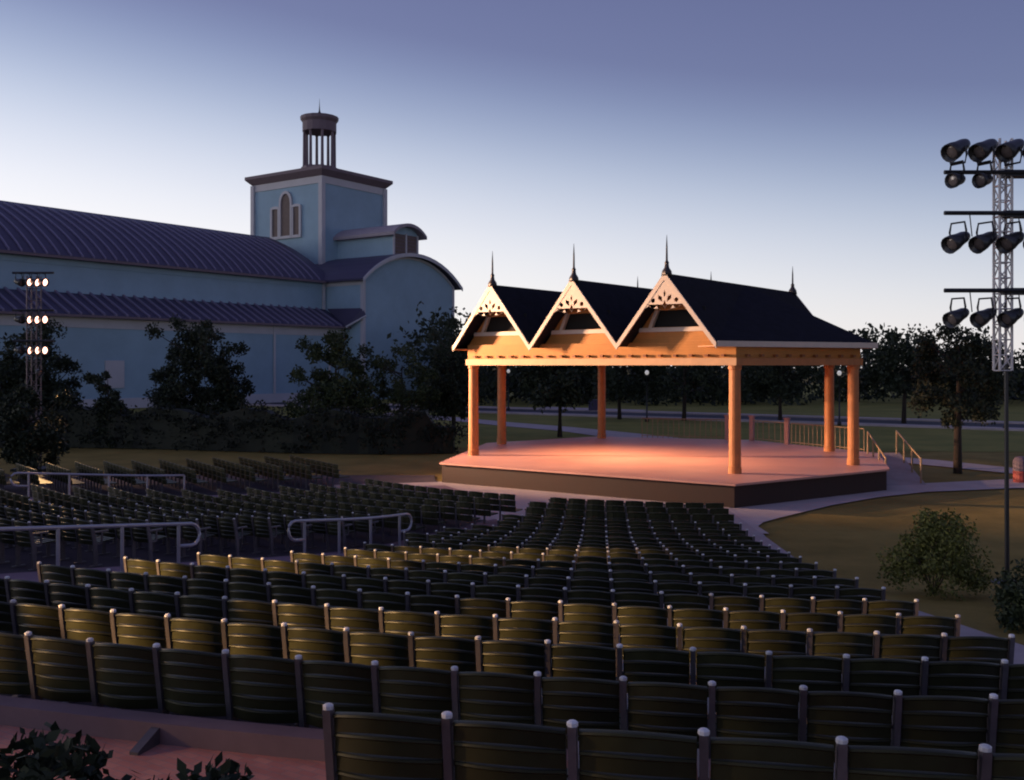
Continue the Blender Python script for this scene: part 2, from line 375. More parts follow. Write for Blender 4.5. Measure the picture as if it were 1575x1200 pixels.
# roof
GW, GB0, GB1, EZ, PZ = 4.033, -6.40, 5.35, 5.42, 7.9
def roof_part(name, polys, parent=pav):
    r = MB()
    for q in polys: r.slab(q, 0.13)
    return r.build(name, M_ROOFD, parent)
gx = [-GW, 0.0, GW]
roof = roof_part('roof', [[(4.033, GB0, PZ), (4.033, GB1, PZ), (GW*0.5, GB1, EZ), (GW*0.5, GB0, EZ)],
    [(0, GB0, PZ), (0, GB1, PZ), (GW*0.5, GB1, EZ), (GW*0.5, GB0, EZ)], [(0, GB0, PZ), (0, GB1, PZ), (-GW*0.5, GB1, EZ), (-GW*0.5, GB0, EZ)],
    [(-4.033, GB0, PZ), (-4.033, GB1, PZ), (-GW*0.5, GB1, EZ), (-GW*0.5, GB0, EZ)]] +
    [[(sg*4.033, GB0, PZ), (sg*4.033, 0.2, PZ), (sg*6.05, GB0, EZ)] for sg in (1, -1)] +
    [[(sg*4.033, GB1, PZ), (sg*4.033, 0.2, PZ), (sg*6.05, GB1, EZ)] for sg in (1, -1)] +
    [[(sg*6.05, GB0, EZ), (sg*4.033, 0.2, PZ), (sg*9.35, 0.2, EZ)] for sg in (1, -1)] +
    [[(sg*6.05, GB1, EZ), (sg*4.033, 0.2, PZ), (sg*9.35, 0.2, EZ)] for sg in (1, -1)])
# ceiling under the roof
cl = MB(); cl.prism([(x*0.985, y*0.985) for x, y in COLS], 5.30, 5.36); cl.build('ceiling', M_WOOD, pav)
# eave trim on the slanted sides
for a, b in (((6.05, GB0), (9.35, 0.2)), ((9.35, 0.2), (6.05, GB1)), ((-6.05, GB0), (-9.35, 0.2)), ((-9.35, 0.2), (-6.05, GB1))):
    a = Vector(a); b = Vector(b); d = (b - a).normalized(); nn = Vector((d.y, -d.x))
    if nn.dot((a + b) / 2) < 0: nn = -nn
    e = MB(); q = [a + nn*0.02, b + nn*0.02, b + nn*0.07, a + nn*0.07]; e.prism([(p.x, p.y) for p in q], EZ - 0.17, EZ + 0.03); e.build('eave_trim', M_TRIM, pav)
    s2 = MB(); q2 = [a, b, b - nn*1.1, a - nn*1.1]; s2.prism([(p.x, p.y) for p in q2], EZ - 0.16, EZ - 0.13); s2.build('soffit', M_WOOD, pav)
SL = (PZ - EZ) / (GW / 2)
def arcp(cx, cy, r, n=10): return [(cx + r*math.cos(2*math.pi*k/n), cy + r*math.sin(2*math.pi*k/n)) for k in range(n)]
for gi, ax in enumerate(gx):
    for fb, yy in ((1, GB0), (-1, GB1)):
        # wall with window opening
        wy = -5.62 if fb > 0 else 5.0
        hw = lambda z: (PZ - 0.18 - z) / SL
        outer = [(-hw(WZ), WZ), (hw(WZ), WZ), (0, PZ - 0.18)]
        open_ = [(-0.98, 6.0), (0.98, 6.0), (0.72, 6.62), (-0.72, 6.62)]
        w = MB(); w.extrude([outer, open_] if fb > 0 else [outer], lambda u, v, k: (ax + u, wy + fb * k, v), 0.12)
        gw = w.build('gable_wall', M_SIDING, pav)
        if fb > 0:
            fr = MB()
            fr.box2((ax - 1.5, wy - 0.07, 5.83), (ax + 1.5, wy - 0.003, 5.985))
            for sg in (-1, 1):
                fr.add([(ax + sg*0.98, wy-0.05, 5.985), (ax + sg*1.12, wy-0.05, 5.985), (ax + sg*0.84, wy-0.05, 6.62), (ax + sg*0.70, wy-0.05, 6.62),
                        (ax + sg*0.98, wy+0.10, 5.985), (ax + sg*1.12, wy+0.10, 5.985), (ax + sg*0.84, wy+0.10, 6.62), (ax + sg*0.70, wy+0.10, 6.62)],
                       [(0,1,2,3),(4,5,6,7),(0,1,5,4),(1,2,6,5),(2,3,7,6),(3,0,4,7)])
            fr.build('window_frame', M_TRIM, gw)
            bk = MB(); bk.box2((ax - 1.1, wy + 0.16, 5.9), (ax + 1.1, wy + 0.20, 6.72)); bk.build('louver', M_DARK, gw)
        # verge boards
        for sg in (-1, 1):
            vb = MB(); wdt = 0.17
            q = [(ax + sg*GW/2, EZ - 0.02), (ax, PZ + 0.03), (ax, PZ + 0.03 - wdt*1.55), (ax + sg*(GW/2 - wdt*0.0), EZ - 0.02 - wdt*1.3)]
            y0, y1 = (yy - 0.06*fb, yy - 0.005*fb)
            vb.add([(u, y0, v) for u, v in q] + [(u, y1, v) for u, v in q], [(0,1,2,3),(7,6,5,4),(0,4,5,1),(1,5,6,2),(2,6,7,3),(3,7,4,0)])
            vb.build('verge_board', M_TRIM, pav)
        if fb > 0:   # fretwork panel
            hz = lambda z: (PZ - 0.2 - z) / SL
            zb = 6.62
            pts = [(0, PZ - 0.2)]
            # right side down the rake, scalloped lower edge, left side up
            pts += [(hz(zb), zb)]
            def lobe(x0, x1, z, dep, n=7): return [(x0 + (x1-x0)*(0.5 - 0.5*math.cos(math.pi*k/n)), z - dep*math.sin(math.pi*k/n)) for k in range(n+1)]
            half = lobe(hz(zb) - 0.02, 0.62, 6.70, -0.10) + lobe(0.60, 0.34, 6.74, 0.09) + lobe(0.31, -0.31, 6.72, 0.16, 10)
            left = [(-x, z) for x, z in (lobe(hz(zb) - 0.02, 0.62, 6.70, -0.10) + lobe(0.60, 0.34, 6.74, 0.09))[::-1]]
            pts += half + left + [(-hz(zb), zb)]
            holes = [arcp(0.47, 6.93, 0.085), arcp(-0.47, 6.93, 0.085), [(0, 6.63), (0.075, 6.78), (0, 6.95), (-0.075, 6.78)],
                     [(0.09, 6.86), (0.26, 6.98), (0.27, 7.13), (0.12, 7.06)], [(-0.09, 6.86), (-0.26, 6.98), (-0.27, 7.13), (-0.12, 7.06)], [(0, 7.03), (0.05, 7.16), (0, 7.30), (-0.05, 7.16)]]
            p = MB(); p.extrude([pts] + holes, lambda u, v, k: (ax + u, yy - 0.045 + k, v), 0.04)
            p.build('fretwork', M_TRIM, pav)
        sp = MB(); ty = yy + 0.12*fb; sc = 1.0 if fb > 0 else 0.85
        sp.lathe([(0.20, PZ-0.10), (0.17, PZ+0.08), (0.09, PZ+0.20), (0.07, PZ+0.34*sc), (0.085, PZ+0.38*sc), (0.04, PZ+0.46*sc), (0.03, PZ+0.95*sc), (0.006, PZ+1.38*sc)], 10, (ax, ty, 0))
        sp.build('finial', M_SPIRE, pav, smooth=True)
# ramp on the right side with two handrails
ramp = MB()
def lo(x, y):  # world -> pavilion local
    c, s = math.cos(-PA), math.sin(-PA); dx, dy = x - 6.25, y - 42.6
    return (dx*c - dy*s, dx*s + dy*c)
rp = [lo(14.35, 37.4), lo(15.9, 37.6), lo(16.9, 42.8), lo(15.3, 42.6)]
ramp.add([(*rp[0], 0.0), (*rp[1], 0.0), (*rp[2], DZ - 0.01), (*rp[3], DZ - 0.01), (*rp[2], 0), (*rp[3], 0)], [(0,1,2,3),(1,4,2),(0,3,5),(2,4,5,3),(0,5,4,1)])
ramp.build('ramp', M_CONC, pav)
def handrail(pts, post_at, name, m, parent, r=0.028, h=0.88):
    hr = MB(); hr.tube(pts, r, 8); o = hr.build(name, m, parent, smooth=True)
    for p, zb in post_at:
        q = MB(); q.tube([(p[0], p[1], zb), (p[0], p[1], p[2])], r*1.1, 8); q.build('post', m, o)
    return o
for e0, e1 in ((lo(15.8, 37.9), lo(16.7, 42.6)), (lo(14.55, 38.2), lo(15.3, 42.2))):
    A = Vector((*e0, 0.98)); B = Vector((*e1, DZ + 0.95))
    handrail([A, B], [((A.lerp(B, t).x, A.lerp(B, t).y, A.lerp(B, t).z + (0.05 if t == 0 else 0)), A.lerp(B, t).z - 1.0) for t in (0.0, 0.34, 0.67, 1.0)], 'handrail', M_BAL, pav, r=0.034)
# railing on the rear edge
def rear_rail(p0, p1, nb, newel):
    A = Vector((*p0, DZ)); B = Vector((*p1, DZ)); up = Vector((0, 0, 1.02))
    rr = MB(); rr.tube([A + up, B + up], 0.028, 8); rr.tube([A + Vector((0,0,0.12)), B + Vector((0,0,0.12))], 0.02, 6)
    o = rr.build('railing', M_BAL, pav)
    for k in range(nb + 1):
        q = MB(); P = A.lerp(B, k / nb); q.box((P.x, P.y, DZ + 0.51), (0.028, 0.028, 1.0)); q.build('baluster', M_BAL, o)
    for P in newel:
        P = A.lerp(B, P); q = MB(); q.box((P.x, P.y, DZ + 0.6), (0.2, 0.2, 1.2)); q.box((P.x, P.y, DZ + 1.23), (0.26, 0.26, 0.07)); q.build('newel_post', M_NEWEL, o)
rear_rail((-5.0, 7.3), (-0.9, 8.85), 16, (1.0,))
rear_rail((0.3, 9.15), (2.6, 8.05), 6, (0.0, 1.0))
rear_rail((2.9, 7.9), (7.0, 5.9), 16, ())

# ------------------------------------------------------------------ theatre building
BO = (-48.4, 101.3, 0)
bld = thing('theatre_building', BO, math.atan2(0.82, 0.572), 'long pale blue theatre with purple ribbed roofs and square tower with belvedere', 'building')
def arc_prof(c, half, z0, rise, n=16):
    r = (half*half + rise*rise) / (2*rise); a = math.asin(min(1, half / r)) if rise < half else math.pi/2
    return [(c + r*math.sin(-a + 2*a*k/n), z0 + rise - r + r*math.cos(-a + 2*a*k/n)) for k in range(n+1)]
w = MB(); w.box2((-45, 0, 0), (40, 24, 16.1)); w.build('nave_wall', M_BLUE, bld)
w = MB(); w.box2((-45, -4, 1.1), (39.4, -0.002, 9.75)); w.build('aisle_wall', M_BLUE, bld)
w = MB(); w.box2((-45, -4.12, 0), (39.5, -0.001, 1.1)); w.build('plinth', M_BTRIM, bld)
w = MB(); w.box2((-45, -4.08, 8.45), (39.48, -4.003, 9.5)); w.box2((39.403, -4.08, 8.45), (39.48, -2.2, 9.5)); w.build('frieze', M_BTRIM, bld)
w = MB(); w.slab([(-45, -4.8, 9.75), (40.2, -4.8, 9.75), (39.9, -0.01, 12.25), (-45, -0.01, 12.25)], 0.22)
ar = w.build('aisle_roof', M_BROOF, bld)
w = MB(); w.box2((-45, -4.92, 9.50), (40.2, -4.8, 9.74)); w.build('gutter', M_CORN, ar)
# main barrel roof
prof = [(y, 0.4*z + 0.6*(16.05 + 7.0*(1 - abs(y - 12)/12.8))) for y, z in arc_prof(12, 12.8, 16.05, 7.0, 18)]
w = MB()
for (y0, z0), (y1, z1) in zip(prof[:-1], prof[1:]): w.slab([(-45, y0, z0), (40.5, y0, z0), (40.5, y1, z1), (-45, y1, z1)], 0.2)
mr_ = w.build('main_roof', M_BROOF, bld)
w = MB(); w.box2((-45, -1.0, 15.72), (39.2, -0.8, 16.0)); w.build('gutter', M_CORN, mr_)
w = MB(); w.box2((-45, -0.1, 15.1), (40, -0.003, 15.7)); w.build('frieze', M_BLUE, mr_)
# seams
sm = MB()
hp = prof[:9]
for (y0, z0), (y1, z1) in zip(hp[:-1], hp[1:]):
    sm.add([(-0.09, y0, z0), (0.09, y0, z0), (0.09, y1, z1), (-0.09, y1, z1), (-0.09, y0, z0+0.2), (0.09, y0, z0+0.2), (0.09, y1, z1+0.2), (-0.09, y1, z1+0.2)],
           [(4,5,6,7),(0,4,7,3),(1,2,6,5),(0,1,5,4),(2,3,7,6)])
seam_me = sm.mesh('seam', M_SEAM)
for k in range(58):
    o = ob('seam', seam_me, mr_); o.location = (-37 + k*1.32, 0, 0)
sm = MB(); sm.slab([(-0.11, -4.8, 9.97), (0.11, -4.8, 9.97), (0.11, -0.02, 12.47), (-0.11, -0.02, 12.47)], 0.21)
seam_me2 = sm.mesh('seam', M_SEAM)
for k in range(58):
    o = ob('seam', seam_me2, ar); o.location = (-37 + k*1.32, 0, 0)
for x in (-2.5, 27.2, 36.6):
    w = MB(); w.box2((x, -4.2, 1.1), (x + 0.28, -4.09, 9.5)); w.build('downpipe', M_BTRIM, bld)
w = MB(); w.box2((39.3, -0.32, 12.2), (39.7, -0.11, 15.7)); w.build('downpipe', M_BTRIM, bld)
w = MB(); w.box2((4.4, -4.16, 2.2), (6.6, -4.01, 5.1)); w.build('panel_door', M_BTRIM, bld)
# transverse wing
WX0, WX1 = 40.0, 59.4
wp = arc_prof((WX0 + WX1) / 2, 9.7, 16.2, 3.7, 16)
w = MB(); w.extrude([[(WX0, 0), (WX1, 0)] + wp[::-1]], lambda u, v, k: (u, -7 + k, v), 31.0); w.build('wing_wall', M_BLUE, bld)
wr = arc_prof((WX0 + WX1) / 2, 10.6, 16.1, 4.15, 16)
w = MB()
for (x0, z0), (x1, z1) in zip(wr[:-1], wr[1:]): w.slab([(x0, -7.9, z0), (x1, -7.9, z1), (x1, 24, z1), (x0, 24, z0)], 0.25)
wro = w.build('wing_roof', M_BROOF, bld)
w = MB()
for (x0, z0), (x1, z1) in zip(wr[:-1], wr[1:]): w.slab([(x0, -8.05, z0+0.03), (x1, -8.05, z1+0.03), (x1, -7.9, z1+0.03), (x0, -7.9, z0+0.03)], 0.5)
w.build('verge_trim', M_BTRIM, wro)
w = MB()
for (x0, z0), (x1, z1) in zip(wp[:-1], wp[1:]): w.slab([(x0, -7.1, z0-0.02), (x1, -7.1, z1-0.02), (x1, -7.003, z1-0.02), (x0, -7.003, z0-0.02)], 0.4)
w.build('frieze', M_BTRIM, wro)
for x in (WX0 - 0.05, WX1 - 0.4):
    w = MB(); w.box2((x, -7.12, 0), (x + 0.45, -6.6, 16.0)); w.build('corner_board', M_BTRIM, bld)
w = MB(); w.box2((39.93, -6.6, 15.3), (39.997, -0.2, 16.0)); w.build('frieze', M_BTRIM, bld)
w = MB(); w.slab([(39.0, -4.9, 9.78), (40.0, -7.6, 11.2), (40.0, -7.0, 12.2), (39.5, -1.0, 12.27)], 0.2); w.build('return_roof', M_BROOF, bld)
w = MB(); w.tube([(38.95, -4.95, 9.7), (39.95, -7.65, 11.15)], 0.14, 6); w.build('verge_trim', M_BTRIM, bld)
# monitor on the wing
MX0, MX1 = 47.05, 52.35
mp_ = arc_prof((MX0 + MX1) / 2, (MX1 - MX0) / 2, 23.2, 1.0, 10)
w = MB(); w.extrude([[(MX0, 18), (MX1, 18)] + mp_[::-1]], lambda u, v, k: (u, -6 + k, v), 11.5); w.build('monitor_wall', M_BLUE, bld)
mrp = arc_prof((MX0 + MX1) / 2, (MX1 - MX0) / 2 + 0.9, 23.1, 1.45, 10)
w = MB()
for (x0, z0), (x1, z1) in zip(mrp[:-1], mrp[1:]): w.slab([(x0, -7.0, z0), (x1, -7.0, z1), (x1, 6, z1), (x0, 6, z0)], 0.45)
w.build('monitor_roof', M_VERGE, bld)
for x in (MX0 + 0.35, (MX0 + MX1)/2 + 0.12):
    w = MB(); w.box2((x, -6.06, 19.9), (x + 2.15, -6.004, 23.0)); lv = w.build('louver_panel', M_LOUV, bld)
    for k in range(6):
        s_ = MB(); s_.box((x + 1.075, -6.10, 20.2 + k*0.5), (2.05, 0.10, 0.12)); s_.build('slat', M_CORN, lv)
for x in (MX0 - 0.03, (MX0 + MX1)/2 - 0.12, MX1 - 0.3):
    w = MB(); w.box2((x, -6.14, 19.6), (x + 0.33, -6.0, 23.15)); w.build('corner_board', M_BTRIM, bld)
w = MB(); w.box2((MX0 - 0.06, -5.8, 22.6), (MX0 - 0.003, 5.4, 23.1)); w.build('frieze', M_BTRIM, bld)
# tower
TX0, TX1, TY0, TY1, TZ = 43.9, 57.0, 4.7, 19.2, 31.7
w = MB(); w.box2((TX0, TY0, 14), (TX1, TY1, TZ)); w.build('tower_wall', M_BLUE, bld)
for x, y in ((TX0, TY0), (TX1, TY0), (TX0, TY1)):
    w = MB(); w.box((x, y, 22.8), (0.7, 0.7, 17.7)); w.build('corner_board', M_BTRIM, bld)
w = MB(); w.box2((TX0-0.12, TY0-0.12, 30.7), (TX1+0.12, TY1+0.12, 31.72)); w.build('frieze', M_BTRIM, bld)
w = MB(); ov = 0.95
w.add([(TX0-0.2, TY0-0.2, 31.73), (TX1+0.2, TY0-0.2, 31.73), (TX1+0.2, TY1+0.2, 31.73), (TX0-0.2, TY1+0.2, 31.73),
       (TX0-ov, TY0-ov, 32.5), (TX1+ov, TY0-ov, 32.5), (TX1+ov, TY1+ov, 32.5), (TX0-ov, TY1+ov, 32.5)],
      [(0,3,2,1),(4,5,6,7),(0,1,5,4),(1,2,6,5),(2,3,7,6),(3,0,4,7)])
w.box2((TX0-ov, TY0-ov, 32.503), (TX1+ov, TY1+ov, 32.95)); cor = w.build('cornice', M_CORN, bld)
tcx, tcy = (TX0+TX1)/2, (TY0+TY1)/2
w = MB(); q = [(TX0-ov+.1, TY0-ov+.1), (TX1+ov-.1, TY0-ov+.1), (TX1+ov-.1, TY1+ov-.1), (TX0-ov+.1, TY1+ov-.1)]
w.add([(*p, 32.96) for p in q] + [(tcx-2.5, tcy-2.5, 34.1), (tcx+2.5, tcy-2.5, 34.1), (tcx+2.5, tcy+2.5, 34.1), (tcx-2.5, tcy+2.5, 34.1)],
      [(0,1,5,4),(1,2,6,5),(2,3,7,6),(3,0,4,7),(4,5,6,7)]); w.build('tower_roof', M_BROOF, bld)
w = MB(); w.lathe([(2.75, 33.7), (2.75, 34.7), (2.6, 34.7)], 8, (tcx, tcy, 0)); bel = w.build('belvedere', M_CORN, bld)
for k in range(8):
    a = 2*math.pi*(k+0.25)/8; w = MB(); w.lathe([(0.30, 34.71), (0.24, 34.95), (0.20, 39.9), (0.30, 40.1)], 8, (tcx + 2.3*math.cos(a), tcy + 2.3*math.sin(a), 0)); w.build('column', M_CORN, bel)
w = MB(); w.lathe([(2.0, 40.0), (2.55, 40.1), (2.55, 41.5), (2.85, 41.9), (2.9, 42.35), (2.6, 42.45), (0.4, 42.8)], 16, (tcx, tcy, 0)); w.build('entablature', M_CORN, bel)
w = MB(); w.lathe([(0.35, 42.9), (0.12, 43.3), (0.05, 44.2), (0.01, 45.3)], 8, (tcx, tcy, 0)); w.build('spire', M_SPIRE, bel)
# triple window on the tower
def warch(c, hw, z0, z1, rise, n=8):
    return [(c - hw, z0), (c + hw, z0), (c + hw, z1)] + [(c + hw*math.cos(math.pi*k/n) , z1 + rise*math.sin(math.pi*k/n)**0.9) for k in range(1, n)] + [(c - hw, z1)]
for c, hw_, z1, rise in ((12.0, 1.0, 28.2, 1.6), (9.75, 0.62, 27.6, 0.1), (14.25, 0.62, 27.6, 0.1)):
    w = MB(); w.extrude([warch(c, hw_, 23.6, z1, rise)], lambda u, v, k: (TX0 - 0.12 + k, u, v), 0.1); wd = w.build('window', M_LOUV, bld)
    w = MB(); w.extrude([warch(c, hw_ + 0.38, 23.2, z1 + 0.1, rise + 0.3), warch(c, hw_, 23.6, z1, rise)], lambda u, v, k: (TX0 - 0.3 + k, u, v), 0.28); w.build('frame', M_BTRIM, wd)

# ------------------------------------------------------------------ seats
SW = 0.53
def slat_mb(b, z, h, bow, y_off, arch, n=8):
    # a slat bowed towards the back, slightly convex; local +y faces the stage
    sec = [(-0.008, 0.0), (-0.010, h*0.72), (-0.022, h*0.84), (-0.019, h*0.96), (-0.008, h), (0.010, h), (0.010, 0.0)]
    o = len(b.v)
    for i in range(n + 1):
        t = -1 + 2*i/n; x = t * (SW/2 - 0.027); yb = y_off - bow*(1 - t*t) ; za = arch*(1 - t*t)
        for dy, dz in sec: b.v.append((x, yb + dy, z + dz + za))
    m = len(sec)
    for i in range(n):
        for k in range(m): b.f.append((o + i*m + k, o + (i+1)*m + k, o + (i+1)*m + (k+1) % m, o + i*m + (k+1) % m))
    b.f += [tuple(o + k for k in range(m))[::-1], tuple(o + n*m + k for k in range(m))]
    return b
NS = 5; SZ0, SZ1 = 0.40, 0.832
SH = (SZ1 - SZ0) / NS
def soft(me):
    for p in me.polygons: p.use_smooth = True
    me.set_sharp_from_angle(angle=R_(38)); return me
slat_me = []
full_back = MB()
for k in range(NS):
    z = SZ0 + k*SH; yo = -0.015 - 0.16*(z - SZ0)
    b = slat_mb(MB(), z, SH - 0.004, 0.075, yo, 0.034 * (k + 1) / NS); b.smooth = False
    slat_me.append(soft(b.mesh('slat', M_SEAT)))
    slat_mb(full_back, z, SH - 0.004, 0.075, yo, 0.034 * (k + 1) / NS, n=6)
back_me = soft(full_back.mesh('backrest', M_SEAT))
sb = MB()
for k in range(5):
    y = 0.02 + k*0.085; sb.box((0, y + 0.038, 0.425 + 0.006*k), (SW - 0.07, 0.074, 0.02))
seat_me = sb.mesh('seat', M_SEAT)
def standard_mb(x):
    s = MB(); hwd = 0.018
    prof = [(-0.02, 0.02), (0.05, 0.02), (0.035, 0.42), (-0.055, 0.845), (-0.105, 0.845), (-0.035, 0.40)]
    s.add([(x - hwd, y, z) for y, z in prof] + [(x + hwd, y, z) for y, z in prof], [(0,1,2,5),(5,2,3,4),(6,11,8,7),(11,10,9,8)] + [(i, 6+i, 6+(i+1) % 6, (i+1) % 6) for i in range(6)])
    s.box((x, 0.02, 0.01), (0.06, 0.24, 0.02))
    s.box((x, 0.12, 0.635), (0.045, 0.30, 0.03)); s.box((x, 0.14, 0.52), (0.02, 0.03, 0.21)); s.box((x, 0.08, 0.415), (0.02, 0.12, 0.03))
    return s
stand_me = standard_mb(-SW/2).mesh('standard', M_STAND)
stand_r_me = standard_mb(SW/2).mesh('standard', M_STAND)
def cap_mb(x):
    s = MB(); s.lathe([(0.018, 0.838), (0.024, 0.846), (0.024, 0.860), (0.016, 0.866), (0.004, 0.868)], 8, (x, -0.080, 0)); return s
cap_me = cap_mb(-SW/2).mesh('cap', M_CAP); cap_r_me = cap_mb(SW/2).mesh('cap', M_CAP)
# light versions joined into the mass of far seats
def far_chair():
    b = MB()
    for k in range(3):
        z = SZ0 + k*SH*2; yo = -0.015 - 0.16*(z - SZ0); slat_mb(b, z, SH*2 - 0.012, 0.075, yo, 0.0067*(k+1), n=3)
    return b
def far_stand():
    b = MB(); b.box((-SW/2, -0.03, 0.415), (0.04, 0.05, 0.83)); b.box((-SW/2, 0.12, 0.635), (0.04, 0.28, 0.03)); b.box((-SW/2, -0.08, 0.845), (0.05, 0.05, 0.03))
    return b
fc, fst = far_chair(), far_stand()
fseat = MB(); fseat.box((0, 0.2, 0.43), (SW - 0.07, 0.42, 0.03))

rng = random.Random(5)
chairs = []   # (R, theta, row, section, index from its right end, n in row, last)
def row_z(row): return rake(ROWS[row]) if row > 1 else 2.255
ROWS = {1: 37.5}
for k in range(2, 20): ROWS[k] = 35.5 - 1.2*(k - 2)
for k in range(12, 23): ROWS[k] = ROWS[11] - 0.985*(k - 11)
def add_row(row, t0, t1, sec):
    R = ROWS[row]; dth = math.degrees(SW / R); n = int((t1 - t0) / dth)
    for i in range(n):
        chairs.append((R, t0 + dth*(i + 0.5), row, sec, i + 1, n))
n1 = int((11.97 - 4.5) / math.degrees(SW/37.5))
for i in range(n1): chairs.append((37.5, 11.97 - math.degrees(SW/37.5)*(i + 0.5), 1, 'A', i + 1, n1))
for k in range(2, 22): add_row(k, 5.1, 24.3 if ROWS[k] < 23 else 21.6 if ROWS[k] < 29 else 23.4, 'A')
def b_start(R): return 33.0 if R > 21 else 32.0 if R > 19.5 else 30.0 if R > 17.5 else 28.5 if R > 15.5 else 27.5
for k in range(4, 22): add_row(k, b_start(ROWS[k]), 53.4, 'B')
CROWS = []    # the far left block: straight rows running back from the aisle
for k in range(14):
    R = 14.2 + 1.0*k; CROWS.append(R)
    for i in range(9):
        chairs.append((R, 70.0, 30 + k, 'C', i + 1, 9))
CDIR = Vector((-0.56, 0.828, 0.0))
def proj(p): return (787.5 + 1509*p[0]/p[1], 562 + 1509*(EYE - p[2])/p[1]) if p[1] > 0.5 else (-9999, -9999)
placed = []
for c in chairs:
    p = pol(c[0], c[1])
    if c[3] == 'C': p = p + CDIR * (SW * (c[4] - 0.5)); c = (c[0], 55.9, *c[2:])
    z = row_z(c[2]) if c[3] == 'A' else gz(p.x, p.y)
    p.z = z + (0.018 if c[3] == 'A' else 0.03); px = proj((p.x, p.y, p.z + 0.85))
    placed.append((c, p, px))
vis = sorted([q for q in placed if -15 < q[2][0] < (1720 if q[0][2] == 1 else 1600) and q[2][1] < 1215], key=lambda q: (q[1].x**2 + q[1].y**2))
near = vis[:300]; near_ids = {id(q) for q in near}
ORD = ['', 'first', 'second', 'third', 'fourth', 'fifth', 'sixth', 'seventh', 'eighth', 'ninth', 'tenth', 'eleventh', 'twelfth', 'thirteenth', 'fourteenth', 'fifteenth', 'sixteenth', 'seventeenth', 'eighteenth', 'nineteenth', 'twentieth',
       'twenty-first', 'twenty-second', 'twenty-third', 'twenty-fourth', 'twenty-fifth', 'twenty-sixth', 'twenty-seventh', 'twenty-eighth', 'twenty-ninth', 'thirtieth', 'thirty-first', 'thirty-second', 'thirty-third', 'thirty-fourth', 'thirty-fifth', 'thirty-sixth']
edge_count = {}
for q in sorted(near, key=lambda q: -q[2][0]):
    c, p, px = q; row = c[2]
    i = edge_count[row, c[3]] = edge_count.get((row, c[3]), 0) + 1
    if row == 1: lab = f'dark green slatted seat in the nearest row, {ORD[c[4]]} from its open left end'
    elif row < 5: lab = f'dark green slatted seat, {ORD[row]} row from the camera, {ORD[i]} from the photo\'s right edge'
    elif c[3] == 'A': lab = f'dark green slatted seat, {ORD[row]} row from the camera, {ORD[c[4]]} from its right end'
    else: lab = f'dark green slatted seat left of the railed aisle, {ORD[row]} row, {ORD[c[4]]} from the aisle'
    t = thing('stadium_seat', p, -R_(c[1]) + R_(rng.uniform(-1.6, 1.6)), lab, 'seat', 'dark green slatted seats in curved rows')
    if row <= 3:
        for me in slat_me: ob('slat', me, t)
    else: ob('backrest', back_me, t)
    ob('seat', seat_me, t)
    s_ = ob('standard', stand_me, t); ob('cap', cap_me, s_)
    if (c[4] == 1 and row > 1):
        s_ = ob('standard', stand_r_me, t); ob('cap', cap_r_me, s_)
def emit_mass(name, src, m, extra_first=False):
    b = MB()
    for q in placed:
        if id(q) in near_ids: continue
        if q[2][1] > 1300 or q[2][0] > 1900 or q[2][0] < -500: continue
        c, p, px = q; M = Matrix.Translation(p) @ Matrix.Rotation(-R_(c[1]), 4, 'Z')
        b.add([M @ Vector(v) for v in src.v], src.f)
    return b
mass = emit_mass('far_seats', fc, M_SEAT); b2 = emit_mass('far_seats', fseat, M_SEAT); mass.add(b2.v, b2.f)
fs = tag(mass.build('far_seats', M_SEAT), 'mass of dark green seats in the farther curved rows', 'seats', kind='stuff')
tag(emit_mass('standards', fst, M_STAND).build('standards', M_STAND, fs), kind='stuff')

# aisle handrails
def loop_rail(label, ta, Ra, Rb, nposts, ends, side=0.0):
    h = 0.92
    P = []
    N = 8
    base = []
    for k in range(N + 1):
        p = pol(Ra + (Rb - Ra)*k/N, ta); p.z = gz(p.x, p.y) + 0.03; base.append(p)
    t = thing('aisle_handrail', base[0], 0, label, 'handrail', 'tubular handrails along the seating aisles')
    o0 = base[0]
    top = [q - o0 + Vector((0, 0, h)) for q in base]
    d0 = (base[0] - base[1]).normalized(); d1 = (base[-1] - base[-2]).normalized()
    def loop(q, d, tail):
        pts = []
        for k in range(7):
            a = math.pi * k / 6; pts.append(q + d*(0.30 + 0.20*math.sin(a)) + Vector((0, 0, -0.2 + 0.2*math.cos(a))))
        return pts + [q + d*0.0 + Vector((0, 0, -0.4))]
    pts = list(top)
    if ends[1]: pts = pts + loop(top[-1], d1, 0)
    if ends[0]: pts = loop(top[0], d0, 0)[::-1] + pts
    b = MB(); b.tube(pts, 0.032, 8); b.build('rail', M_RAIL, t, smooth=True)
    for k in range(nposts):
        i = k / (nposts - 1) * N; p = base[int(i)].lerp(base[min(N, int(i)+1)], i - int(i)) - o0
        q = MB(); q.tube([p, p + Vector((0, 0, h))], 0.032, 8); q.build('post', M_RAIL, t)
loop_rail('looped metal handrail on the railed aisle below the pavilion front, middle of photo', 29.2, 19.9, 23.3, 4, (1, 1))
loop_rail('looped metal handrail at the left edge, nearest the camera', 29.4, 26.6, 31.5, 5, (1, 0))
loop_rail('small distant looped handrail beside the far left seats', 64.0, 19.8, 24.4, 5, (0, 1))

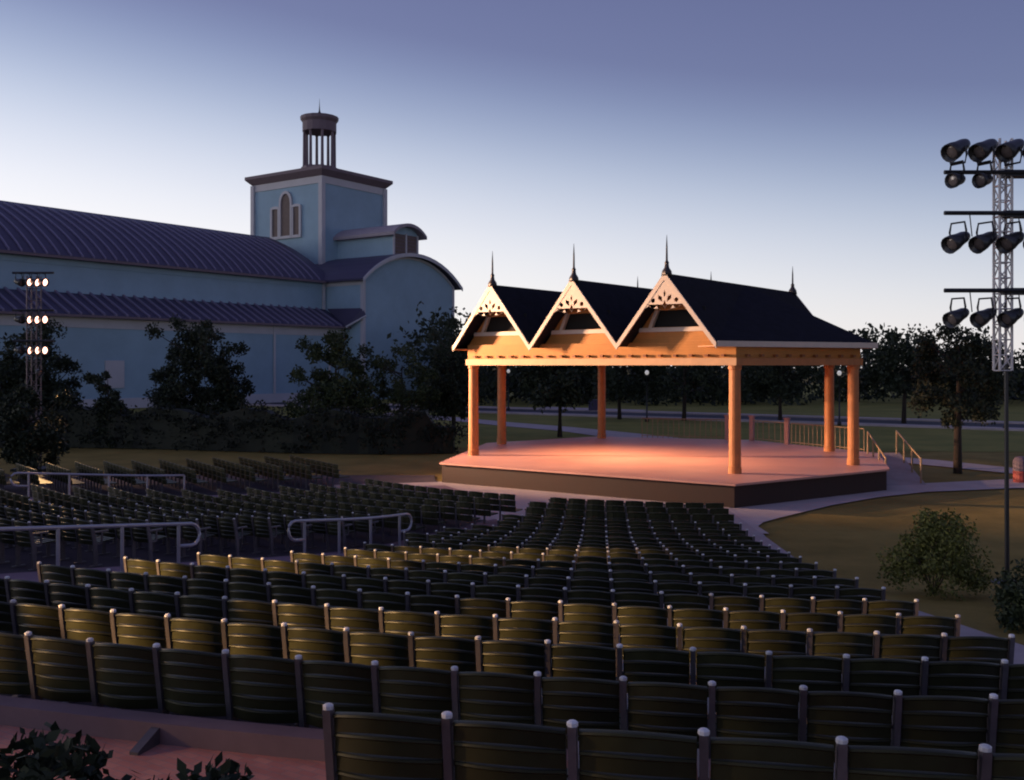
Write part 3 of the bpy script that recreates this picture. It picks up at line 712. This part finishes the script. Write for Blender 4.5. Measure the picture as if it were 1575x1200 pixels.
# ------------------------------------------------------------------ light towers
def par_can(parent, loc, aim, L=0.52, r=0.20, lit=False, power=0, spot=28, yoke_up=True):
    """lamp housing: shell, lens and yoke, aimed along `aim` (parent-local)."""
    aim = Vector(aim).normalized(); q = aim.to_track_quat('Z', 'Y').to_matrix()
    loc = Vector(loc)
    b = MB(); prof = [(0.05, -L*0.5), (r*0.55, -L*0.47), (r*0.72, -L*0.30), (r*0.80, -L*0.05), (r, L*0.22), (r*1.06, L*0.5), (r*0.97, L*0.5), (r*0.9, L*0.30)]
    b.lathe(prof, 14); b.v = [tuple(loc + q @ Vector(v)) for v in b.v]
    o = b.build('lamp', M_CAN, parent, smooth=True)
    b = MB(); b.lathe([(r*0.89, L*0.31), (r*0.6, L*0.36), (0.01, L*0.39)], 14); b.v = [tuple(loc + q @ Vector(v)) for v in b.v]
    b.build('lens', M_LIT if lit else M_GLASSD, o, smooth=True)
    side = aim.cross(Vector((0, 0, 1))).normalized()
    up = Vector((0, 0, 0.36 if yoke_up else -0.32))
    b = MB(); b.tube([loc + side*r*0.95, loc + side*r*1.12 + up*0.5, loc + side*r*0.9 + up, loc - side*r*0.9 + up, loc - side*r*1.12 + up*0.5, loc - side*r*0.95], 0.022, 6)
    b.build('yoke', M_BLACK, o)
    if power:
        ld = bpy.data.lights.new('lamp_light', 'SPOT'); ld.energy = power; ld.color = (1.0, 0.58, 0.24); ld.spot_size = R_(spot); ld.spot_blend = 0.5; ld.shadow_soft_size = 0.12
        lo_ = bpy.data.objects.new('lamp_light', ld); col.objects.link(lo_); lo_.parent = parent
        lo_.location = loc + aim*(L*0.62); lo_.rotation_euler = aim.to_track_quat('-Z', 'Y').to_euler()
def truss(parent, x, y, z0, z1, wd, m):
    t = MB()
    cs = [(-wd/2, -wd/2), (wd/2, -wd/2), (wd/2, wd/2), (-wd/2, wd/2)]
    for a, b in cs: t.tube([(x+a, y+b, z0), (x+a, y+b, z1)], 0.028, 6)
    o = t.build('mast', m, parent)
    n = int((z1 - z0) / (wd*1.25)); br = MB()
    for k in range(n):
        za = z0 + (z1-z0)*k/n; zb = z0 + (z1-z0)*(k+1)/n
        for i in range(4):
            a, b = cs[i], cs[(i+1) % 4]
            if k % 2: a, b = b, a
            br.tube([(x+a[0], y+a[1], za), (x+b[0], y+b[1], zb)], 0.014, 5)
            br.tube([(x+a[0], y+a[1], za), (x+b[0], y+b[1], za)], 0.014, 5)
    br.build('bracing', m, o)
# right tower (unlit, dark against the sky)
rt = thing('light_tower', (10.2, 20.35, gz(10.2, 20.35) - 0.03), 0, 'dark stage-light tower on truss mast against the sky, right edge', 'light tower')
bz = rt.location.z
Zt = lambda y: EYE + (562 - y) * 20.35 / 1509 - bz
truss(rt, -0.02, 0, Zt(570), Zt(215), 0.25, M_TRUSS)
w = MB(); w.tube([(0.07, 0, 0), (0.05, 0, Zt(560))], [0.05, 0.04], 8); w.lathe([(0.32, 0), (0.32, 0.03), (0.08, 0.06), (0.08, 0.2)], 12, (0.07, 0, 0)); w.build('pole', M_BLACK, rt)
for yv, yl in ((268, 1), (330, 0), (448, 0)):
    w = MB(); w.tube([(-1.32, -0.2, Zt(yv)), (1.6, -0.2, Zt(yv))], 0.045, 8); w.box((0.75, -0.05, Zt(yv) - 0.01), (1.6, 0.30, 0.13)); w.build('crossbar', M_BLACK, rt)
aimR = (-0.75, 0.35, -0.42)
for k in range(5):
    x = -1.06 + 0.56*k
    par_can(rt, (x, -0.24, Zt(232)), (-0.80, -0.42, -0.46), L=0.60, r=0.185, yoke_up=False)
    par_can(rt, (x, -0.24, Zt(372)), (-0.80, -0.42, -0.40), L=0.60, r=0.175)
    par_can(rt, (x, -0.24, Zt(487)), (-0.80, -0.40, -0.36), L=0.54, r=0.16)
    if k in (0, 1, 3): par_can(rt, (x - 0.02, -0.24, Zt(280)), (-0.85, -0.45, -0.2), L=0.36, r=0.15, yoke_up=True)
for yv in (340, 455):
    for k in range(4):
        w = MB(); xx = -0.80 + 0.5*k; w.tube([(xx, -0.2, Zt(yv - 8)), (xx + 0.04, -0.22, Zt(yv + 26))], 0.012, 5); w.build('cable', M_BLACK, rt)
# left tower (lit)
LTX, LTY = -20.9, 43.0
lt = thing('light_tower', (LTX, LTY, 0), 0, 'lit stage-light tower glowing pink beside trees at the far left', 'light tower')
truss(lt, -0.05, 0, 0, 8.5, 0.42, M_TRUSSD)
w = MB(); w.box((-0.05, 0, 0.06), (1.4, 1.4, 0.12)); w.build('base', M_BLACK, lt)
for z in (8.35, 6.72, 5.38):
    w = MB(); w.tube([(-0.85, -0.28, z + 0.28), (0.95, -0.28, z + 0.28)], 0.05, 8); w.build('crossbar', M_BLACK, lt)
    for k in range(4):
        p = Vector((-0.55 + 0.34*k, -0.32, z - 0.12)); tgt = Vector((4.5 - LTX, 40.0 - LTY, 3.0)) + Vector((rng.uniform(-3, 3), rng.uniform(-3, 3), rng.uniform(-1, 1.5)))
        lit = k > 0
        par_can(lt, p, (tgt - p).normalized() + Vector((0, -0.25, 0)), L=0.42, r=0.17, lit=lit)
        if lit:
            ld = bpy.data.lights.new('lamp_light', 'SPOT'); ld.energy = 30000; ld.color = (1.0, 0.58, 0.34); ld.spot_size = R_(34); ld.spot_blend = 0.6; ld.shadow_soft_size = 0.1
            lo_ = bpy.data.objects.new('lamp_light', ld); col.objects.link(lo_); lo_.parent = lt
            a = (tgt - p).normalized(); lo_.location = p + a*0.4; lo_.rotation_euler = a.to_track_quat('-Z', 'Y').to_euler()
# a wide lamp on the same mast washing the aisle below
p = Vector((0.3, -0.32, 4.3)); a = (Vector((-9.0 - LTX, 33.0 - LTY, 0)) - p).normalized()
par_can(lt, p, a, L=0.36, r=0.15, lit=False, power=900, spot=75)
# downlights inside the pavilion
for x, y in ((-0.6, -3.4), (2.6, -2.4), (-2.2, -0.8)):
    w = MB(); w.lathe([(0.05, 5.29), (0.16, 5.28), (0.17, 5.0), (0.15, 5.0), (0.13, 5.16)], 12, (x, y, 0)); o = w.build('downlight', M_BLACK, pav)
    ld = bpy.data.lights.new('downlight_light', 'SPOT'); ld.energy = 850; ld.color = (1.0, 0.55, 0.28); ld.spot_size = R_(120); ld.spot_blend = 1.0; ld.shadow_soft_size = 0.12
    lo_ = bpy.data.objects.new('downlight_light', ld); col.objects.link(lo_); lo_.parent = pav; lo_.location = (x, y, 4.98)
# flood lights on a pole behind the camera, the house lights of the seating
fp = thing('flood_pole', (-18.5, 4.4, gz(-18.5, 4.4)), 0, 'tall pole with three amber flood lamps behind the seating', 'light pole')
w = MB(); w.tube([(0, 0, 0), (0, 0, 4.6)], [0.09, 0.06], 10); w.build('pole', M_BLACK, fp)
fb_ = fp.location
for p, tgt, pw, sp_ in (((-0.3, 0.2, 4.3), (0.2, 8.5, 2.3), 135000, 9), ((0.3, 0.2, 4.3), (-4.0, 13.7, 1.9), 42000, 8.5), ((0.0, 0.2, 4.3), (-2.6, 4.6, 2.2), 30000, 13)):
    p = Vector(p); a = (Vector(tgt) - (p + fb_)).normalized()
    par_can(fp, p, a, L=0.42, r=0.17, lit=True, power=pw, spot=sp_)

# ------------------------------------------------------------------ vegetation
def leaves(rg, centres, n_per, spread, size, flat=0.0):
    b = MB(); v = b.v; f = b.f
    for c, s in centres:
        for _ in range(n_per):
            d = Vector((rg.gauss(0, 1), rg.gauss(0, 1), rg.gauss(0, 0.8)))
            d = d.normalized() * (rg.random() ** 0.45) * s * spread
            p = c + d
            u = Vector((rg.gauss(0, 1), rg.gauss(0, 1), rg.gauss(0, 0.7))).normalized(); w_ = u.orthogonal().normalized()
            w_ = (Matrix.Rotation(rg.random()*6.28, 3, u) @ w_)
            z = u.cross(w_); l = size * rg.uniform(0.6, 1.35); o = len(v)
            v.extend([tuple(p), tuple(p + w_*l*0.5 + z*l*0.28), tuple(p + w_*l), tuple(p + w_*l*0.5 - z*l*0.28)]); f.append((o, o+1, o+2, o+3))
    return b
def raw_build(b, name, m, parent):
    me = bpy.data.meshes.new(name); me.from_pydata(b.v, [], b.f); me.materials.append(m); return ob(name, me, parent)
def tree(name, label, x, y, h, rw, trunk, seed, nclump=46, per=130, leaf=0.2, group='trees round the lawn', m=None, shape='round', cs=None):
    rg = random.Random(seed); z0 = gz(x, y) - 0.03
    t = thing(name, (x, y, z0), rg.random()*6.28, label, 'tree', group)
    b = MB(); tr = 0.04 + 0.014*h
    top = Vector((rg.uniform(-.15, .15)*rw, rg.uniform(-.15, .15)*rw, h*0.8))
    pts = [Vector((0, 0, 0)), Vector((rg.uniform(-.08, .08), rg.uniform(-.08, .08), trunk)), top*0.6 + Vector((0, 0, h*0.12)), top]
    b.tube(pts, [tr*1.35, tr, tr*0.55, tr*0.15], 8)
    limbs = []
    for k in range(9):
        s = pts[1].lerp(pts[2], rg.random()**1.2) if k % 3 else pts[2].lerp(pts[3], rg.random()*0.6)
        a = k*2.4 + rg.uniform(-.4, .4); ln = rw*rg.uniform(0.55, 0.95)
        e = s + Vector((math.cos(a)*ln, math.sin(a)*ln, ln*rg.uniform(0.35, 0.9))); mid = s.lerp(e, 0.5) + Vector((0, 0, -0.06*ln))
        b.tube([s, mid, e], [tr*0.42, tr*0.26, tr*0.08], 6); limbs.append(e)
    b.build('trunk', M_BARK, t, smooth=True)
    cen = []; ch = h - trunk*0.85
    for k in range(nclump):
        for _ in range(30):
            u = Vector((rg.uniform(-1, 1), rg.uniform(-1, 1), rg.uniform(0, 1)))
            if shape == 'cone': rad = 1.0 - u.z*0.97
            elif shape == 'ovate': rad = min(1.0, (0.25 + u.z*5)) * (1.0 - u.z*0.88) ** 0.8
            else: rad = math.sin(math.pi * min(1, (u.z*0.86 + 0.10))) ** 0.65
            rr = math.hypot(u.x, u.y)
            if rr < rad and (rr > rad*0.30 or u.z > 0.75): break
        j = rg.uniform(0.80, 1.16)
        cen.append((Vector((u.x*rw*j, u.y*rw*j, trunk*0.85 + u.z*ch*rg.uniform(0.92, 1.0))), rg.uniform(0.6, 1.25)))
    for e in limbs: cen.append((e, 0.9))
    raw_build(leaves(rg, cen, int(per*1.7), cs or rw*0.27, leaf*1.12), 'crown', m or M_LEAF, t)
    return t
def at(px, y): return ((px - 787.5) / 1509 * y, y)
tree('broadleaf_tree', 'dark tree directly behind the lit tower at far left', *at(74, 59), 7.2, 2.3, 1.3, 11, nclump=50, per=100, leaf=0.20, shape='ovate', cs=0.62)
tree('broadleaf_tree', 'dark tree cut by the left edge of the photo', *at(5, 57), 5.0, 2.2, 1.2, 15, leaf=0.20)
tree('broadleaf_tree', 'low dark tree in front of the lit tower base', *at(48, 40.5), 3.6, 1.5, 0.5, 19, nclump=40, per=110, leaf=0.16)
tree('conifer_tree', 'small dark conical evergreen before the pale door panel', *at(168, 55.5), 4.8, 1.25, 0.3, 12, nclump=110, per=110, shape='cone', leaf=0.15, cs=0.36)
tree('broadleaf_tree', 'large spreading dark tree before the blue aisle wall', *at(305, 60), 7.7, 3.4, 1.3, 13, nclump=100, per=110, leaf=0.19, shape='ovate', cs=0.62)
tree('broadleaf_tree', 'leafy dark tree below the corner of the blue theatre', *at(515, 60), 6.9, 2.9, 1.0, 14, nclump=70, per=90, leaf=0.19, m=M_LEAF2, shape='ovate', cs=0.6)
tree('broadleaf_tree', 'shorter dark tree against the blank blue wing wall', *at(617, 62), 5.8, 2.3, 1.0, 16, nclump=40, per=80, leaf=0.18, m=M_LEAF2, cs=0.55)
tree('broadleaf_tree', 'tall dark tree touching the left eave of the pavilion', *at(697, 64), 7.6, 1.5, 1.0, 17, nclump=52, per=90, leaf=0.18, shape='ovate', cs=0.55)
tree('broadleaf_tree', 'slender tree with bare trunk on the lawn at right', *at(1473, 42), 6.9, 1.7, 2.3, 18, nclump=60, per=110, leaf=0.15, m=M_LEAF, cs=0.5)
for i, (px, Y, h, rw, lab) in enumerate(((861, 63, 6.4, 2.6, 'tree seen between the left pavilion columns, thin dark trunk'), (953, 84, 7.5, 3.4, 'tree just right of the middle rear column, across the road'),
        (1052, 82, 7.8, 3.4, 'tree left of the front corner column, beyond the stage railing'), (1200, 80, 7.5, 3.2, 'tree seen right of the front corner column'),
        (1390, 78, 7.4, 3.0, 'round dark tree right of the pavilion roof eave'), (712, 92, 8.0, 3.5, 'far tree behind the left front column'))):
    tree('broadleaf_tree', lab, *at(px, Y), h, rw, 2.3, 40 + i, nclump=40, per=90, leaf=0.26, group='trees across the road')
# far wood: reads as one mass
rg = random.Random(77); cen = []
for k in range(820):
    px = rg.uniform(-700, 2500); Y = rg.uniform(112, 150); x, y = at(px, Y)
    top = 7.0 + 2.3*math.sin(px*0.011) + 1.4*math.sin(px*0.037 + 1) + rg.uniform(-1.2, 1.2)
    if px < 640: continue
    for zz in (1.2, top*0.35, top*0.62, top*0.88): cen.append((Vector((x + rg.uniform(-1.5, 1.5), y, zz + rg.uniform(-.6, .6))), rg.uniform(0.7, 1.2)))
b = leaves(rg, cen, 26, 2.3, 0.75)
fw = raw_build(b, 'far_wood', M_LEAF, None); tag(fw, 'dark belt of trees along the horizon', 'wood', kind='stuff')
# hedge below the theatre
rg = random.Random(9); cen = []; core = MB(); prev = None
for k in range(0, 61):
    px = -160 + k*14.3; Y = 53.5 + 2.0*math.sin(k*0.09); x, y = at(px, Y); hh = 2.35 + 0.25*math.sin(k*0.7) + rg.uniform(-.12, .12)
    if k > 57: hh *= 0.7
    cur = [(x, y - 0.7, 0), (x, y + 0.9, 0), (x, y + 0.7, hh*0.86), (x, y - 0.5, hh*0.86)]
    if prev: core.add(prev + cur, [(0,1,5,4),(1,2,6,5),(2,3,7,6),(3,0,4,7),(3,2,1,0),(4,5,6,7)])
    prev = cur
    for _ in range(9): cen.append((Vector((x + rg.uniform(-.4, .4), y - rg.uniform(0.0, 0.75), rg.uniform(0.1, hh*0.93))), 1.0))
hd = thing('hedge', (0, 0, 0), 0, 'long dark clipped hedge below the blue theatre', 'hedge')
core.build('core', M_HEDGE, hd); raw_build(leaves(rg, cen, 34, 0.42, 0.17), 'foliage', M_HEDGE, hd)
# shrubs
def shrub(label, x, y, z, h, rw, seed, n=60, per=60, leaf=0.07, m=None):
    rg = random.Random(seed); t = thing('shrub', (x, y, z), 0, label, 'shrub', 'shrubs on the lawn beside the seats')
    b = MB(); cen = []
    for k in range(12):
        a = k*2.4; e = Vector((math.cos(a)*rw*0.6, math.sin(a)*rw*0.6, h*rg.uniform(0.45, 0.7))); b.tube([(0, 0, 0), e*0.5 + Vector((0, 0, 0.1*h)), e], [0.014, 0.009, 0.003], 5)
    b.build('stem', M_BARK, t)
    for k in range(n):
        u = Vector((rg.gauss(0, 1), rg.gauss(0, 1), abs(rg.gauss(0, 1)))).normalized() * rg.uniform(0.55, 1.0)
        cen.append((Vector((u.x*rw*0.88, u.y*rw*0.88, 0.12*h + u.z*h*0.82)), rg.uniform(0.6, 1.2)))
    raw_build(leaves(rg, cen, per, rw*0.24, leaf), 'foliage', m or M_LEAF3, t); return t
def gzz(x, y): return gz(x, y) - 0.03
shrub('rounded green shrub on the lawn beside the light-tower pole', 8.0, 18.6, gzz(8.0, 18.6), 1.68, 1.05, 1, n=95, per=100)
for i, (x, y, h, rw, lab) in enumerate(((9.1, 17.0, 0.7, 0.8, 'low dark shrub right of the rounded green shrub'), (8.35, 15.6, 0.75, 0.75, 'low dark shrub next to the side path'),
        (9.6, 15.4, 0.85, 0.8, 'low dark shrub at the right edge of the photo'), (7.55, 14.2, 0.7, 0.6, 'small dark shrub nearest the seat ends at right'))):
    shrub(lab, x, y, gzz(x, y), h, rw, 20 + i, n=45, per=60, leaf=0.08, m=M_LEAF2)
for i, (x, y, h, rw, lab) in enumerate(((-1.18, 2.45, 1.30, 0.36, 'dark shrub filling the bottom left corner'), (-0.78, 2.44, 1.27, 0.25, 'dark leafy sprig on the bottom edge left of the nearest seats'), (-1.72, 2.75, 1.30, 0.36, 'dark shrub cut by the left edge at the bottom'))):
    shrub(lab, x, y, 2.5, h, rw, 30 + i, n=130, per=70, leaf=0.042, m=M_LEAF)

# ------------------------------------------------------------------ street lamps and small things
for i, (px, Y, lab) in enumerate(((995, 80, 'globe street lamp seen between the middle and front columns'), (1291, 75, 'globe street lamp between the two right-hand columns'),
        (1546, 70, 'globe street lamp at the right edge below the light tower'), (782, 100, 'distant globe street lamp beside the left rear column'))):
    x, y = at(px, Y); t = thing('street_lamp', (x, y, 0), 0, lab, 'street lamp', 'globe street lamps along the road')
    w = MB(); w.lathe([(0.16, 0), (0.16, 0.25), (0.07, 0.35), (0.05, 3.7), (0.10, 3.75), (0.10, 3.82)], 10); w.build('pole', M_BLACK, t, smooth=True)
    w = MB(); w.lathe([(0.06, 3.82), (0.12, 3.86), (0.17, 3.97), (0.17, 4.05), (0.12, 4.16), (0.04, 4.20)], 12); w.build('globe', M_GLOBE, t, smooth=True)
x, y = at(1570, 38.6); t = thing('litter_bin', (x, y, 0), 0, 'red and brown litter bin by the path at right edge', 'bin')
w = MB(); w.lathe([(0.26, 0), (0.28, 0.05), (0.28, 0.45)], 14); w.build('base', M_RED, t); w = MB(); w.lathe([(0.285, 0.46), (0.285, 0.85), (0.2, 0.98), (0.08, 1.02)], 14); w.build('lid', M_CORN, t)
x, y = at(915, 98); t = thing('utility_box', (x, y, 0), 0.3, 'small dark blue utility box beyond the road', 'utility box')
w = MB(); w.box((0, 0, 0.06), (1.3, 0.9, 0.12)); w.build('plinth', M_CONC, t); w = MB(); w.box((0, 0, 0.62), (1.1, 0.7, 1.0)); w.box((0, 0, 1.15), (1.2, 0.8, 0.06)); w.build('cabinet', M_BROOF, t)
